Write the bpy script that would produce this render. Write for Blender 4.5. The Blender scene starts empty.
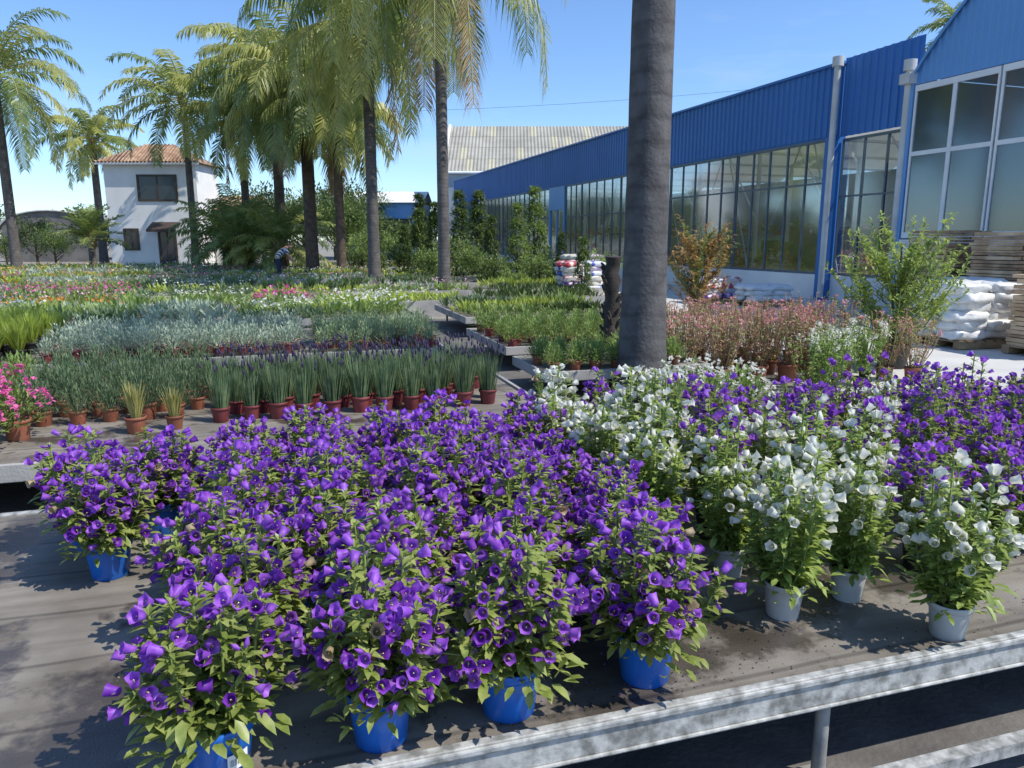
import bpy, math, random
from mathutils import Vector as V, Matrix, noise
sc=bpy.context.scene; COL=sc.collection
R=random.Random(7)
# ------------------------------------------------------------------ helpers
class MB:
    def __init__(s): s.v=[];s.f=[];s.m=[];s.s=[]
    def add(s,vs,fs,m=0,sm=False):
        n=len(s.v); s.v.extend([tuple(p) for p in vs])
        for f in fs:
            s.f.append([i+n for i in f]); s.m.append(m); s.s.append(sm)
    def box(s,x0,x1,y0,y1,z0,z1,m=0):
        s.add([(x0,y0,z0),(x1,y0,z0),(x1,y1,z0),(x0,y1,z0),(x0,y0,z1),(x1,y0,z1),(x1,y1,z1),(x0,y1,z1)],
              [(0,3,2,1),(4,5,6,7),(0,1,5,4),(1,2,6,5),(2,3,7,6),(3,0,4,7)],m)
    def tube(s,pts,rad,n=8,m=0,cap=True,sm=True):
        vs=[];fs=[]
        for i,p in enumerate(pts):
            p=V(p)
            a=V(pts[max(i-1,0)]);b=V(pts[min(i+1,len(pts)-1)])
            t=(b-a).normalized()
            x=t.orthogonal().normalized() if abs(t.z)<.95 else V((1,0,0))
            x=(x-t*x.dot(t)).normalized(); y=t.cross(x)
            r=rad[i] if hasattr(rad,'__len__') else rad
            for k in range(n):
                an=2*math.pi*k/n
                vs.append(p+(x*math.cos(an)+y*math.sin(an))*r)
        for i in range(len(pts)-1):
            for k in range(n):
                fs.append((i*n+k,i*n+(k+1)%n,(i+1)*n+(k+1)%n,(i+1)*n+k))
        s.add(vs,fs,m,sm)
        if cap:
            s.add(vs[:n],[tuple(reversed(range(n)))],m); s.add(vs[-n:],[tuple(range(n))],m)
    def build(s,name,mats):
        me=bpy.data.meshes.new(name); me.from_pydata(s.v,[],s.f)
        for x in mats: me.materials.append(x)
        me.polygons.foreach_set('material_index',s.m)
        me.polygons.foreach_set('use_smooth',s.s)
        me.update(); return me
def obj(name,me,parent=None,loc=(0,0,0),rz=0,scale=1,**kw):
    o=bpy.data.objects.new(name,me); COL.objects.link(o)
    o.location=loc; o.rotation_euler=(0,0,rz)
    o.scale=(scale,)*3 if not hasattr(scale,'__len__') else scale
    if parent: o.parent=parent
    for k,v in kw.items(): o[k]=v
    return o
def frame(d):
    d=V(d).normalized(); x=d.orthogonal().normalized(); y=d.cross(x); return d,x,y
# ------------------------------------------------------------------ materials
def M(name,c1,c2=None,rough=.6,scale=6,bump=0,bscale=40,trans=0,metal=0,rand=0,detail=4,spec=.5,lo=.35,hi=.65,coat=0):
    m=bpy.data.materials.new(name); m.use_nodes=True; nt=m.node_tree; N=nt.nodes; L=nt.links
    b=N['Principled BSDF']; out=N['Material Output']
    c2=c2 or c1
    tc=N.new('ShaderNodeTexCoord'); no=N.new('ShaderNodeTexNoise'); no.inputs['Scale'].default_value=scale; no.inputs['Detail'].default_value=detail
    L.new(tc.outputs['Object'],no.inputs['Vector'])
    cr=N.new('ShaderNodeValToRGB'); cr.color_ramp.elements[0].position=lo; cr.color_ramp.elements[1].position=hi
    cr.color_ramp.elements[0].color=(*c1,1); cr.color_ramp.elements[1].color=(*c2,1)
    L.new(no.outputs['Fac'],cr.inputs['Fac']); c=cr.outputs['Color']
    if rand:
        oi=N.new('ShaderNodeObjectInfo'); mr=N.new('ShaderNodeMapRange')
        mr.inputs['To Min'].default_value=1-rand; mr.inputs['To Max'].default_value=1+rand
        L.new(oi.outputs['Random'],mr.inputs['Value'])
        hs=N.new('ShaderNodeHueSaturation'); L.new(mr.outputs['Result'],hs.inputs['Value']); L.new(c,hs.inputs['Color']); c=hs.outputs['Color']
    L.new(c,b.inputs['Base Color']); b.inputs['Roughness'].default_value=rough; b.inputs['Metallic'].default_value=metal
    b.inputs['Specular IOR Level'].default_value=spec
    if bump:
        n2=N.new('ShaderNodeTexNoise'); n2.inputs['Scale'].default_value=bscale; n2.inputs['Detail'].default_value=5
        L.new(tc.outputs['Object'],n2.inputs['Vector'])
        bp=N.new('ShaderNodeBump'); bp.inputs['Strength'].default_value=bump; bp.inputs['Distance'].default_value=.02
        L.new(n2.outputs['Fac'],bp.inputs['Height']); L.new(bp.outputs['Normal'],b.inputs['Normal'])
    if trans:
        t=N.new('ShaderNodeBsdfTranslucent'); L.new(c,t.inputs['Color'])
        mx=N.new('ShaderNodeMixShader'); mx.inputs[0].default_value=trans
        L.new(b.outputs[0],mx.inputs[1]); L.new(t.outputs[0],mx.inputs[2]); L.new(mx.outputs[0],out.inputs['Surface'])
    return m
def node(m,t): return m.node_tree.nodes.new(t)
m_leaf=M('leaf_green',(.23,.31,.055),(.46,.52,.16),.42,25,trans=.42,rand=.15)
m_leafw=M('leaf_green_fresh',(.22,.32,.055),(.43,.52,.15),.42,25,trans=.42,rand=.12)
m_violet=M('petal_violet',(.28,.06,.54),(.50,.19,.80),.5,40,trans=.42,rand=.12)
m_violetd=M('petal_deep_violet',(.15,.02,.36),(.30,.065,.58),.5,40,trans=.42,rand=.12)
m_whitep=M('petal_white',(.80,.79,.68),(.88,.87,.80),.5,40,trans=.42)
m_stamen=M('stamen_cream',(.7,.65,.3))
m_fade=M('petal_faded',(.35,.22,.12),(.5,.4,.25),trans=.3)
m_stem=M('stem_green',(.20,.27,.07),(.28,.35,.11))
m_bluepot=M('blue_plastic',(.012,.12,.50),(.02,.16,.60),.32,9,bump=.05)
m_greypot=M('grey_plastic',(.42,.43,.42),(.55,.56,.55),.5,7)
m_terra=M('terracotta_plastic',(.25,.08,.04),(.32,.12,.07),.6,9,rand=.2)
m_burg=M('burgundy_plastic',(.18,.03,.04),(.25,.06,.055),.5,9,rand=.2)
m_blackpot=M('black_plastic',(.015,.015,.017),(.03,.03,.03),.45,9)
m_soil=M('potting_soil',(.02,.013,.008),(.05,.034,.02),.95,60,bump=.8)
m_sticker=M('white_sticker',(.8,.8,.8))
m_ink=M('black_print',(.02,.02,.02))
m_lav=M('lavender_foliage',(.10,.165,.07),(.22,.30,.15),.6,20,trans=.4,rand=.15)
m_lavf=M('lavender_spike',(.03,.02,.05),(.06,.04,.10),.6,40)
m_silver=M('silver_foliage',(.32,.40,.28),(.50,.57,.42),.6,20,trans=.3,rand=.12)
m_lime=M('lime_foliage',(.30,.40,.05),(.48,.55,.10),.5,20,trans=.42,rand=.15)
m_grass=M('mid_foliage',(.18,.27,.06),(.34,.44,.13),.5,20,trans=.42,rand=.15)
m_dark=M('dark_foliage',(.05,.09,.022),(.12,.18,.045),.5,6,trans=.35,rand=.2)
m_bronze=M('bronze_foliage',(.38,.20,.07),(.54,.36,.14),.5,12,trans=.4)
m_rosy=M('rosy_foliage',(.50,.27,.20),(.54,.42,.26),.6,12,trans=.4,rand=.15)
m_pink=M('petal_pink',(.68,.08,.32),(.8,.2,.46),.5,20,trans=.3)
m_palepink=M('petal_pale_pink',(.65,.35,.42),(.75,.5,.55),.5,20,trans=.3)
m_red=M('petal_red',(.6,.03,.10),(.7,.1,.18),.5,20,trans=.3)
m_salmon=M('petal_salmon',(.75,.28,.32),(.8,.42,.42),.5,20,trans=.3)
m_yellow=M('petal_yellow',(.75,.55,.05),(.8,.7,.25),.5,20,trans=.3)
m_orange=M('petal_orange',(.7,.2,.02),(.8,.35,.05),.5,20,trans=.3)
m_frondg=M('palm_green',(.14,.21,.06),(.31,.38,.12),.38,1.5,trans=.45)
m_frondy=M('palm_yellow_green',(.34,.38,.09),(.56,.55,.18),.4,1.2,trans=.48)
m_frondd=M('palm_dry',(.32,.20,.10),(.46,.34,.18),.7,3,trans=.25)
m_rachis=M('palm_rachis',(.26,.28,.10),(.38,.37,.16),.5,5)
m_conc=M('concrete',(.50,.49,.46),(.60,.585,.55),.85,1.2,bump=.2,bscale=60)
m_curb=M('concrete_edge',(.28,.27,.25),(.42,.40,.37),.85,3,bump=.2,bscale=60)
m_wood=M('pallet_wood',(.25,.17,.09),(.42,.30,.17),.8,5,bump=.2)
m_stone=M('slab_stone',(.42,.28,.16),(.72,.52,.33),.85,3,bump=.4,bscale=20)
m_stone2=M('slab_stone_brown',(.28,.17,.10),(.50,.33,.20),.85,4,bump=.3)
m_wall=M('white_render',(.76,.75,.73),(.84,.83,.81),.9,1,bump=.15,bscale=30)
m_white=M('white_paint',(.74,.75,.76),(.82,.83,.83),.4,2)
m_whitepipe=M('pale_pipe',(.5,.5,.48),(.6,.6,.58),.5,2)
m_dkwood=M('dark_wood',(.05,.035,.025),(.08,.055,.04),.6,5)
m_bagw=M('white_bag',(.70,.70,.68),(.82,.82,.80),.35,6,bump=.9,bscale=9)
m_bagc=[M('bag_red',(.5,.05,.06),(.7,.6,.55),.4,5,lo=.45,hi=.5),M('bag_blue',(.06,.1,.4),(.6,.6,.65),.4,5,lo=.45,hi=.5),
        M('bag_purple',(.2,.06,.3),(.6,.5,.6),.4,5,lo=.45,hi=.5),M('bag_cream',(.55,.5,.4),(.7,.68,.6),.4,5)]
def blue_mat(name,c,c2):
    return M(name,c,c2,.45,.35,lo=.3,hi=.7)
m_blue=blue_mat('blue_cladding',(.030,.145,.42),(.042,.18,.50))
m_blueb=blue_mat('blue_cladding_pale',(.12,.31,.62),(.15,.36,.68))
m_galv=M('galvanised_steel',(.20,.20,.185),(.50,.50,.475),.6,22,metal=.1,bump=.2,bscale=35,lo=.36,hi=.62,detail=8)
m_dgalv=M('dull_steel',(.24,.24,.23),(.38,.37,.35),.6,10,metal=.1,bump=.1)
def trunk_mat(name,c1,c2,ring=5,dark=.6):
    m=M(name,c1,c2,.85,5,bump=.5,bscale=25); N=m.node_tree.nodes; L=m.node_tree.links
    w=node(m,'ShaderNodeTexWave'); w.bands_direction='Z'; w.inputs['Scale'].default_value=ring; w.inputs['Distortion'].default_value=2.5; w.inputs['Detail'].default_value=3
    tc=[n for n in N if n.type=='TEX_COORD'][0]; L.new(tc.outputs['Object'],w.inputs['Vector'])
    b=N['Principled BSDF']; src=b.inputs['Base Color'].links[0].from_socket
    cr=node(m,'ShaderNodeValToRGB'); cr.color_ramp.elements[0].color=(dark,dark,dark,1); cr.color_ramp.elements[0].position=.0; cr.color_ramp.elements[1].color=(1,1,1,1); cr.color_ramp.elements[1].position=.2
    L.new(w.outputs['Fac'],cr.inputs['Fac'])
    mx=node(m,'ShaderNodeMix'); mx.data_type='RGBA'; mx.blend_type='MULTIPLY'; mx.inputs[0].default_value=1
    L.new(src,mx.inputs[6]); L.new(cr.outputs['Color'],mx.inputs[7]); L.new(mx.outputs[2],b.inputs['Base Color'])
    return m
m_trunkbig=trunk_mat('smooth_palm_trunk',(.065,.06,.06),(.12,.113,.11),1.4,.78)
m_trunk=trunk_mat('palm_trunk',(.085,.075,.07),(.15,.135,.125),3,.75)
m_trunk2=trunk_mat('palm_trunk_brown',(.07,.05,.035),(.14,.10,.07),6)
m_bark=M('bark',(.06,.045,.03),(.12,.09,.07),.9,8,bump=.5)
def cloth_mat():
    m=M('weathered_weed_cloth',(.145,.125,.10),(.31,.28,.24),.8,3.2,bump=.2,bscale=170,lo=.28,hi=.72,detail=9); N=m.node_tree.nodes; L=m.node_tree.links
    tc=[n for n in N if n.type=='TEX_COORD'][0]; b=N['Principled BSDF']
    src=b.inputs['Base Color'].links[0].from_socket
    def mul(src,other,f):
        mx=node(m,'ShaderNodeMix'); mx.data_type='RGBA'; mx.blend_type='MULTIPLY'; mx.inputs[0].default_value=f
        L.new(src,mx.inputs[6]); L.new(other,mx.inputs[7]); return mx.outputs[2]
    w=node(m,'ShaderNodeTexWave'); w.bands_direction='Y'; w.inputs['Scale'].default_value=.9; w.inputs['Distortion'].default_value=.8; w.inputs['Detail'].default_value=3; w.inputs['Detail Scale'].default_value=.6
    L.new(tc.outputs['Object'],w.inputs['Vector'])
    cr=node(m,'ShaderNodeValToRGB'); e=cr.color_ramp.elements; e[0].position=0; e[0].color=(.4,.4,.4,1); e[1].position=.014; e[1].color=(1,1,1,1)
    L.new(w.outputs['Fac'],cr.inputs['Fac']); c=mul(src,cr.outputs['Color'],.75)
    w2=node(m,'ShaderNodeTexWave'); w2.bands_direction='X'; w2.inputs['Scale'].default_value=60; w2.inputs['Distortion'].default_value=1.5
    L.new(tc.outputs['Object'],w2.inputs['Vector']); c=mul(c,w2.outputs['Color'],.12)
    mp=node(m,'ShaderNodeMapping'); mp.inputs['Scale'].default_value=(1.2,9,1); L.new(tc.outputs['Object'],mp.inputs[0])
    n3=node(m,'ShaderNodeTexNoise'); n3.inputs['Scale'].default_value=1.3; n3.inputs['Detail'].default_value=8; L.new(mp.outputs[0],n3.inputs['Vector'])
    c3=node(m,'ShaderNodeValToRGB'); c3.color_ramp.elements[0].position=.3; c3.color_ramp.elements[0].color=(.55,.53,.5,1); c3.color_ramp.elements[1].position=.55; L.new(n3.outputs['Fac'],c3.inputs['Fac']); c=mul(c,c3.outputs['Color'],.8)
    n=node(m,'ShaderNodeTexNoise'); n.inputs['Scale'].default_value=1.5; n.inputs['Detail'].default_value=6; n.inputs['Roughness'].default_value=.65
    L.new(tc.outputs['Object'],n.inputs['Vector'])
    c2=node(m,'ShaderNodeValToRGB'); c2.color_ramp.elements[0].position=.50; c2.color_ramp.elements[1].position=.56
    L.new(n.outputs['Fac'],c2.inputs['Fac'])
    m2=node(m,'ShaderNodeMix'); m2.data_type='RGBA'; m2.blend_type='MULTIPLY'
    L.new(c2.outputs['Color'],m2.inputs[0]); L.new(c,m2.inputs[6]); m2.inputs[7].default_value=(.42,.40,.39,1)
    L.new(m2.outputs[2],b.inputs['Base Color'])
    mr=node(m,'ShaderNodeMapRange'); mr.inputs['To Min'].default_value=.85; mr.inputs['To Max'].default_value=.18
    L.new(c2.outputs['Color'],mr.inputs['Value']); L.new(mr.outputs['Result'],b.inputs['Roughness'])
    return m
m_cloth=cloth_mat()
def glass_mat(name,tint,base,k):
    m=bpy.data.materials.new(name); m.use_nodes=True; N=m.node_tree.nodes; L=m.node_tree.links
    N.remove(N['Principled BSDF']); t=node(m,'ShaderNodeBsdfTransparent'); t.inputs[0].default_value=(*tint,1)
    g=node(m,'ShaderNodeBsdfGlossy'); g.inputs['Roughness'].default_value=.10; g.inputs[0].default_value=(.75,.85,.9,1)
    tc=node(m,'ShaderNodeTexCoord'); no=node(m,'ShaderNodeTexNoise'); no.inputs['Scale'].default_value=.8; L.new(tc.outputs['Object'],no.inputs['Vector'])
    bp=node(m,'ShaderNodeBump'); bp.inputs['Strength'].default_value=.25; L.new(no.outputs['Fac'],bp.inputs['Height']); L.new(bp.outputs['Normal'],g.inputs['Normal'])
    fr=node(m,'ShaderNodeFresnel'); fr.inputs[0].default_value=1.35; ad=node(m,'ShaderNodeMath'); ad.operation='MULTIPLY_ADD'; ad.inputs[1].default_value=k; ad.inputs[2].default_value=base
    L.new(fr.outputs[0],ad.inputs[0]); mx=node(m,'ShaderNodeMixShader'); L.new(ad.outputs[0],mx.inputs[0]); L.new(t.outputs[0],mx.inputs[1]); L.new(g.outputs[0],mx.inputs[2])
    L.new(mx.outputs[0],N['Material Output'].inputs['Surface']); return m
m_glass=glass_mat('window_glass',(.48,.53,.54),.05,.35)
m_glass2=glass_mat('bright_window_glass',(.42,.47,.5),.14,.4)
m_darkglass=M('dark_window_glass',(.02,.025,.03),(.04,.05,.06),.08,.5)
m_roofpale=M('translucent_roof_sheet',(.55,.56,.5),(.68,.68,.6),.5,.6,trans=.5)
def tile_mat():
    m=M('terracotta_tiles',(.30,.17,.11),(.52,.36,.25),.85,3); w=node(m,'ShaderNodeTexWave'); w.bands_direction='X'; w.inputs['Scale'].default_value=1.3
    N=m.node_tree.nodes;L=m.node_tree.links; tc=[n for n in N if n.type=='TEX_COORD'][0]; L.new(tc.outputs['Object'],w.inputs['Vector'])
    bp=node(m,'ShaderNodeBump'); bp.inputs['Strength'].default_value=1; bp.inputs['Distance'].default_value=.15; L.new(w.outputs['Fac'],bp.inputs['Height']); L.new(bp.outputs['Normal'],N['Principled BSDF'].inputs['Normal']); return m
m_tile=tile_mat()
# ------------------------------------------------------------------ nursery grid
A=math.radians(17); CU,SU=math.cos(A),math.sin(A)
def W(u,v,z=0): return (u*CU-v*SU,u*SU+v*CU,z)
# ------------------------------------------------------------------ world, sun, camera
w=bpy.data.worlds.new('World'); sc.world=w; w.use_nodes=True; WN=w.node_tree.nodes; WL=w.node_tree.links
bg=WN['Background']; sky=WN.new('ShaderNodeTexSky'); sky.sky_type='NISHITA'; sky.sun_disc=False
EL=math.radians(52); AZ=math.radians(110)
sky.sun_elevation=EL; sky.sun_rotation=AZ; sky.air_density=1.0; sky.dust_density=.15; sky.ozone_density=3.0
bg.inputs['Strength'].default_value=.15
tint=WN.new('ShaderNodeMix'); tint.data_type='RGBA'; tint.blend_type='MULTIPLY'; tint.inputs[0].default_value=1; tint.inputs[7].default_value=(.92,1.10,1.34,1)
WL.new(sky.outputs[0],tint.inputs[6])
tc=WN.new('ShaderNodeTexCoord'); mp=WN.new('ShaderNodeMapping'); mp.inputs['Scale'].default_value=(1.5,1.5,9); WL.new(tc.outputs['Generated'],mp.inputs[0])
nz=WN.new('ShaderNodeTexNoise'); nz.inputs['Scale'].default_value=1.6; nz.inputs['Detail'].default_value=8; nz.inputs['Roughness'].default_value=.6; WL.new(mp.outputs[0],nz.inputs['Vector'])
rp=WN.new('ShaderNodeValToRGB'); rp.color_ramp.elements[0].position=.54; rp.color_ramp.elements[1].position=.8; rp.color_ramp.elements[1].color=(.4,.4,.4,1); WL.new(nz.outputs['Fac'],rp.inputs[0])
cl=WN.new('ShaderNodeMix'); cl.data_type='RGBA'; WL.new(rp.outputs[0],cl.inputs[0]); WL.new(tint.outputs[2],cl.inputs[6]); cl.inputs[7].default_value=(5.2,5.7,6.3,1)
WL.new(cl.outputs[2],bg.inputs[0])
S=V((math.cos(EL)*math.sin(AZ),math.cos(EL)*math.cos(AZ),math.sin(EL)))
ld=bpy.data.lights.new('sun','SUN'); ld.energy=5.0; ld.angle=math.radians(.5); ld.color=(1,.955,.87)
lo=bpy.data.objects.new('sun',ld); COL.objects.link(lo); lo.rotation_euler=S.to_track_quat('Z','Y').to_euler(); lo.location=(20,0,30)
cd=bpy.data.cameras.new('camera'); cam=bpy.data.objects.new('camera',cd); COL.objects.link(cam); sc.camera=cam
cam.location=(0,0,1.7); cam.rotation_euler=(math.radians(79),0,0); cd.lens=26; cd.sensor_width=36; cd.clip_end=3000; cd.clip_start=.05
sc.view_settings.view_transform='Standard'; sc.view_settings.look='None'; sc.view_settings.exposure=0
# ------------------------------------------------------------------ ground
mb=MB(); mb.add([(-900,-300,0),(900,-300,0),(900,1500,0),(-900,1500,0)],[(0,1,2,3)])
obj('ground',mb.build('ground',[M('gravel_ground',(.20,.185,.15),(.30,.28,.23),.95,.8,bump=.4,bscale=30)]),kind='structure',label='bare gravelly ground of the plant nursery',category='ground')
mb=MB(); mb.add([W(-12,-3,.004),W(4.6,-3,.004),W(5.4,16,.004),W(-12,16,.004)],[(0,1,2,3)])
obj('walkway',mb.build('walkway',[M('dark_walkway',(.10,.09,.085),(.17,.16,.145),.8,3,bump=.3)]),kind='structure',label='dark ground cloth between the plant benches',category='path')
mb=MB(); mb.add([(5.1,-4,.008),(40,-4,.008),(24,30,.008),(9,21.4,.008),(-5,63,.008),(-9,63,.008),(2.2,19,.008),(3.4,9,.008)],[(0,1,2,3,4,5,6,7)])
obj('pavement',mb.build('pavement',[m_conc]),kind='structure',label='pale sunlit concrete paving beside the sales hall',category='pavement')
# ------------------------------------------------------------------ benches
def bench(u0,u1,v0,v1,z,label,railm=m_galv,h=.10,top=.035,legs=4,lower=False):
    root=obj('plant_bench',None,loc=W(0,0,0),rz=A,label=label,category='plant bench',group='low benches carrying potted plants')
    mb=MB(); mb.box(u0+.035,u1-.035,v0+.035,v1-.035,z-.05,z)
    obj('tabletop',mb.build('tabletop',[m_cloth]),root)
    def rail(x0,x1,y0,y1):
        mb=MB(); b=.006
        mb.box(x0,x1,y0,y1,z-h+top*.5,z+top)
        if lower and y1<v0+.1: mb.box(x0,x1,y0-.012,y0-.0005,z+top-.022,z+top); mb.box(x0,x1,y0-.012,y0-.0005,z-h+top*.5,z-h+top*.5+.012)
        o=obj('rail',mb.build('rail',[railm]),root); md=o.modifiers.new('b','BEVEL'); md.width=b; md.segments=2; md.limit_method='ANGLE'
    rail(u0,u1,v0,v0+.033); rail(u0,u1,v1-.033,v1); rail(u0,u0+.033,v0+.034,v1-.034); rail(u1-.033,u1,v0+.034,v1-.034)
    mb=MB(); mb.tube([(0,0,0),(0,0,z-.1)],.022,10); mb.box(-.05,.05,-.03,.03,z-.1,z-.052); mb.box(-.05,.05,-.05,.05,0,.012)
    lm=mb.build('leg',[m_dgalv])
    for i in range(legs):
        for vv in (v0+.06,v1-.08):
            obj('leg',lm,root,loc=(u0+.25+(u1-u0-.5)*i/(legs-1),vv,0))
    if lower:
        mb=MB(); mb.box(u0+.2,u1-.2,v0-.14,v0-.095,.10,.145); obj('lower_rail',mb.build('lower_rail',[m_galv]),root)
    return root
bench(-5.1,6.6,1.655,3.95,.40,'low galvanised bench topped with worn dark weed cloth',legs=8,top=.012,lower=True)
bench(-6.2,1.95,4.80,7.7,.40,'low bench with concrete edge carrying lavender pots',m_curb,top=.02)
bench(2.6,4.6,7.3,8.5,.30,'small low bench with concrete edge and green pots',m_curb,top=.02)
bench(-7,1.85,8.75,11.3,.40,'long low bench carrying silvery potted herbs',m_curb,legs=6,top=.02)
bench(2.7,5.5,9.1,11.3,.32,'short low bench carrying green potted plants',m_curb,legs=3,top=.02)
bench(-9,2.2,12.6,15.4,.40,'long low bench carrying mixed bedding plants',m_curb,legs=6)
bench(3.0,6.2,12.6,15.4,.34,'low bench carrying bright green bedding plants',m_curb,legs=3)
# ------------------------------------------------------------------ plant parts
def leaf(mb,p,d,L,wd,m=0,up=None,droop=.25):
    d=V(d).normalized(); up=up or V((0,0,1))
    s=d.cross(up)
    if s.length<.05: s=V((1,0,0))
    s.normalize(); n=s.cross(d)
    mid=p+d*L*.45; tip=p+d*L-V((0,0,1))*L*droop
    mb.add([p,mid+s*wd*.5+n*wd*.14,mid-s*wd*.5+n*wd*.14,tip,mid-n*wd*.02],[(0,1,4),(0,4,2),(1,3,4),(4,3,2)],m,False)
def bleaf(mb,p,d,L,wd,m=0,droop=.25):
    d=V(d).normalized(); s=d.cross(V((0,0,1)))
    if s.length<.05: s=V((1,0,0))
    s.normalize(); n=s.cross(d); z=V((0,0,1))
    a=p+d*L*.28; b=p+d*L*.68-z*L*droop*.35; t=p+d*L-z*L*droop
    mb.add([p,a+s*wd*.44+n*wd*.13,a-s*wd*.44+n*wd*.13,a,b+s*wd*.40+n*wd*.12,b-s*wd*.40+n*wd*.12,b,t],
           [(0,1,3),(0,3,2),(1,4,6,3),(3,6,5,2),(4,7,6),(6,7,5)],m,True)
def blade(mb,p,d,L,wd,m=0,bend=.2):
    d=V(d).normalized(); s=d.cross(V((0,0,1))); s=s.normalized() if s.length>.05 else V((R.random()-.5,R.random()-.5,0)).normalized()
    q=p+d*L*.55; t=p+d*L+V((d.x,d.y,-.5))*L*bend
    mb.add([p-s*wd*.5,p+s*wd*.5,q+s*wd*.45,q-s*wd*.45,t],[(0,1,2,3),(3,2,4)],m)
BN=10
def bell(mb,p,d,L,r,m,rng,stam=2):
    d,x,y=frame(d); a0=rng.random()*6.28; fl=rng.uniform(1.1,1.38)
    prof=[(.30,0),(.68,.12),(.80,.5),(.90,.8)]
    rows=[[ (rr*r,zz*L) for _ in range(BN)] for rr,zz in prof]
    rows.append([((fl*r,L*1.0) if k%2==0 else (fl*.86*r,L*.94)) for k in range(BN)])
    vs=[]
    for row in rows:
        for k,(rr,zz) in enumerate(row):
            a=a0+2*math.pi*k/BN; rr*=rng.uniform(.95,1.05); vs.append(p+x*math.cos(a)*rr+y*math.sin(a)*rr+d*zz)
    fs=[tuple(range(BN))[::-1]]
    for i in range(len(rows)-1):
        for k in range(BN): fs.append((i*BN+k,i*BN+(k+1)%BN,(i+1)*BN+(k+1)%BN,(i+1)*BN+k))
    mb.add(vs,fs,m,True)
    mb.tube([p+d*L*.1,p+d*L*.7],[r*.08,r*.11],4,stam)
def unit(rng,zlo=-1,zhi=1):
    a=rng.random()*6.283; z=rng.uniform(zlo,zhi); q=math.sqrt(max(0,1-z*z)); return V((q*math.cos(a),q*math.sin(a),z))
def campanula(seed,H,Rd,nst,white=False,low=.35,flp=.75,skirt=60,fr=1):
    rng=random.Random(seed); fo=MB(); bl=MB(); z0=.125
    for s in range(nst):
        a=s*2.4+rng.uniform(-.3,.3); rr=Rd*math.sqrt((s+.5)/nst)*rng.uniform(.82,1.12)
        h=H*(1-.42*(rr/Rd)**2)*rng.uniform(.72,1.15)
        tip=V((math.cos(a)*rr,math.sin(a)*rr,z0+h)); b=V((math.cos(a)*.03,math.sin(a)*.03,z0-.02))
        ctrl=V((math.cos(a)*rr*.9,math.sin(a)*rr*.9,z0+h*.35))
        P=lambda t:b*(1-t)**2+ctrl*2*t*(1-t)+tip*t*t
        fo.tube([P(i/6) for i in range(7)],[.0035]*7,4,1,False)
        n=18; fz=flp*rng.uniform(.5,1.4)
        for i in range(n):
            t=.10+.90*(i+rng.random()*.6)/n; p=P(min(t,1))
            for k in range(4 if t>.2 else 3):
                d=unit(rng,-.15,.85); o=V((math.cos(a),math.sin(a),0)); d=(d+o*.45).normalized()
                L=rng.uniform(.035,.066)*(1.15-.35*t); bleaf(fo,p,d,L,L*.42,0,droop=rng.uniform(.0,.35))
            if t>low and rng.random()<fz:
                d=(unit(rng,-.2,.8)+V((math.cos(a),math.sin(a),.1))*.5).normalized()
                q=p+d*rng.uniform(.025,.06)
                bell(bl,q,(d+V((0,0,rng.uniform(-.25,.35)))).normalized(),rng.uniform(.026,.034)*fr,rng.uniform(.0115,.0155)*fr,(0 if white or rng.random()>.4 else 3) if rng.random()>.03 else 1,rng)
                for k in range(4):
                    leaf(fo,q,(d+unit(rng)*.8),.022,.009)
                fo.tube([p,q],.0018,3,1,False)
        for k in range(2):
            d=unit(rng,.1,1); q=tip+d*.012
            if rng.random()<flp: bell(bl,q,d,.033*fr,.014*fr,0,rng)
            else: bl.tube([q,q+d*.012,q+d*.028],[.003,.007,.001],5,0)
        for k in range(7):
            leaf(fo,tip,unit(rng,.1,1),.035,.013)
    for i in range(skirt):
        a=rng.random()*6.283; r=Rd*rng.uniform(.3,.95); p=V((math.cos(a)*r,math.sin(a)*r,z0+rng.uniform(-.02,.12)))
        L=rng.uniform(.04,.065); bleaf(fo,p,V((math.cos(a),math.sin(a),rng.uniform(-.3,.6)))+unit(rng)*.6,L,L*.45,0,droop=rng.uniform(.0,.3))
    return fo.build('foliage',[m_leafw if white else m_leaf,m_stem]),bl.build('blossoms',[m_whitep if white else m_violet,m_fade,m_stamen,m_violetd])
def pot_mesh(name,r,h,mat):
    mb=MB(); n=28
    prof=[(r*.74,0),(r*.78,.004),(r*.93,h*.80),(r*.94,h*.82),(r*1.03,h*.83),(r*1.04,h*.99),(r*1.02,h),(r*.96,h),(r*.94,h*.9)]
    vs=[(q*math.cos(2*math.pi*k/n),q*math.sin(2*math.pi*k/n),z) for q,z in prof for k in range(n)]
    fs=[(i*n+k,i*n+(k+1)%n,(i+1)*n+(k+1)%n,(i+1)*n+k) for i in range(len(prof)-1) for k in range(n)]
    mb.add(vs,fs,0,True); mb.add(vs[:n],[tuple(range(n))[::-1]],0); mb.add([(x,y,h*.9) for x,y,z in vs[-n:]],[tuple(range(n))],1)
    return mb.build(name,[mat,m_soil])
pot_blue=pot_mesh('pot',.088,.15,m_bluepot); pot_grey=pot_mesh('pot',.070,.13,m_greypot); pot_dk=pot_mesh('pot',.075,.145,m_blackpot)
PV=[campanula(10+i,R.uniform(.33,.38),R.uniform(.175,.20),23,low=.38,flp=.44,skirt=110) for i in range(7)]
PVB=[campanula(30+i,R.uniform(.32,.37),R.uniform(.16,.185),19,low=.42,flp=.56,skirt=20) for i in range(4)]
PW=[campanula(40+i,R.uniform(.46,.54),R.uniform(.14,.165),15,True,.62,.52,skirt=90,fr=1.1) for i in range(5)]
PT=[campanula(60+i,R.uniform(.40,.50),R.uniform(.14,.165),14,False,.58,.50) for i in range(4)]
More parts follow.
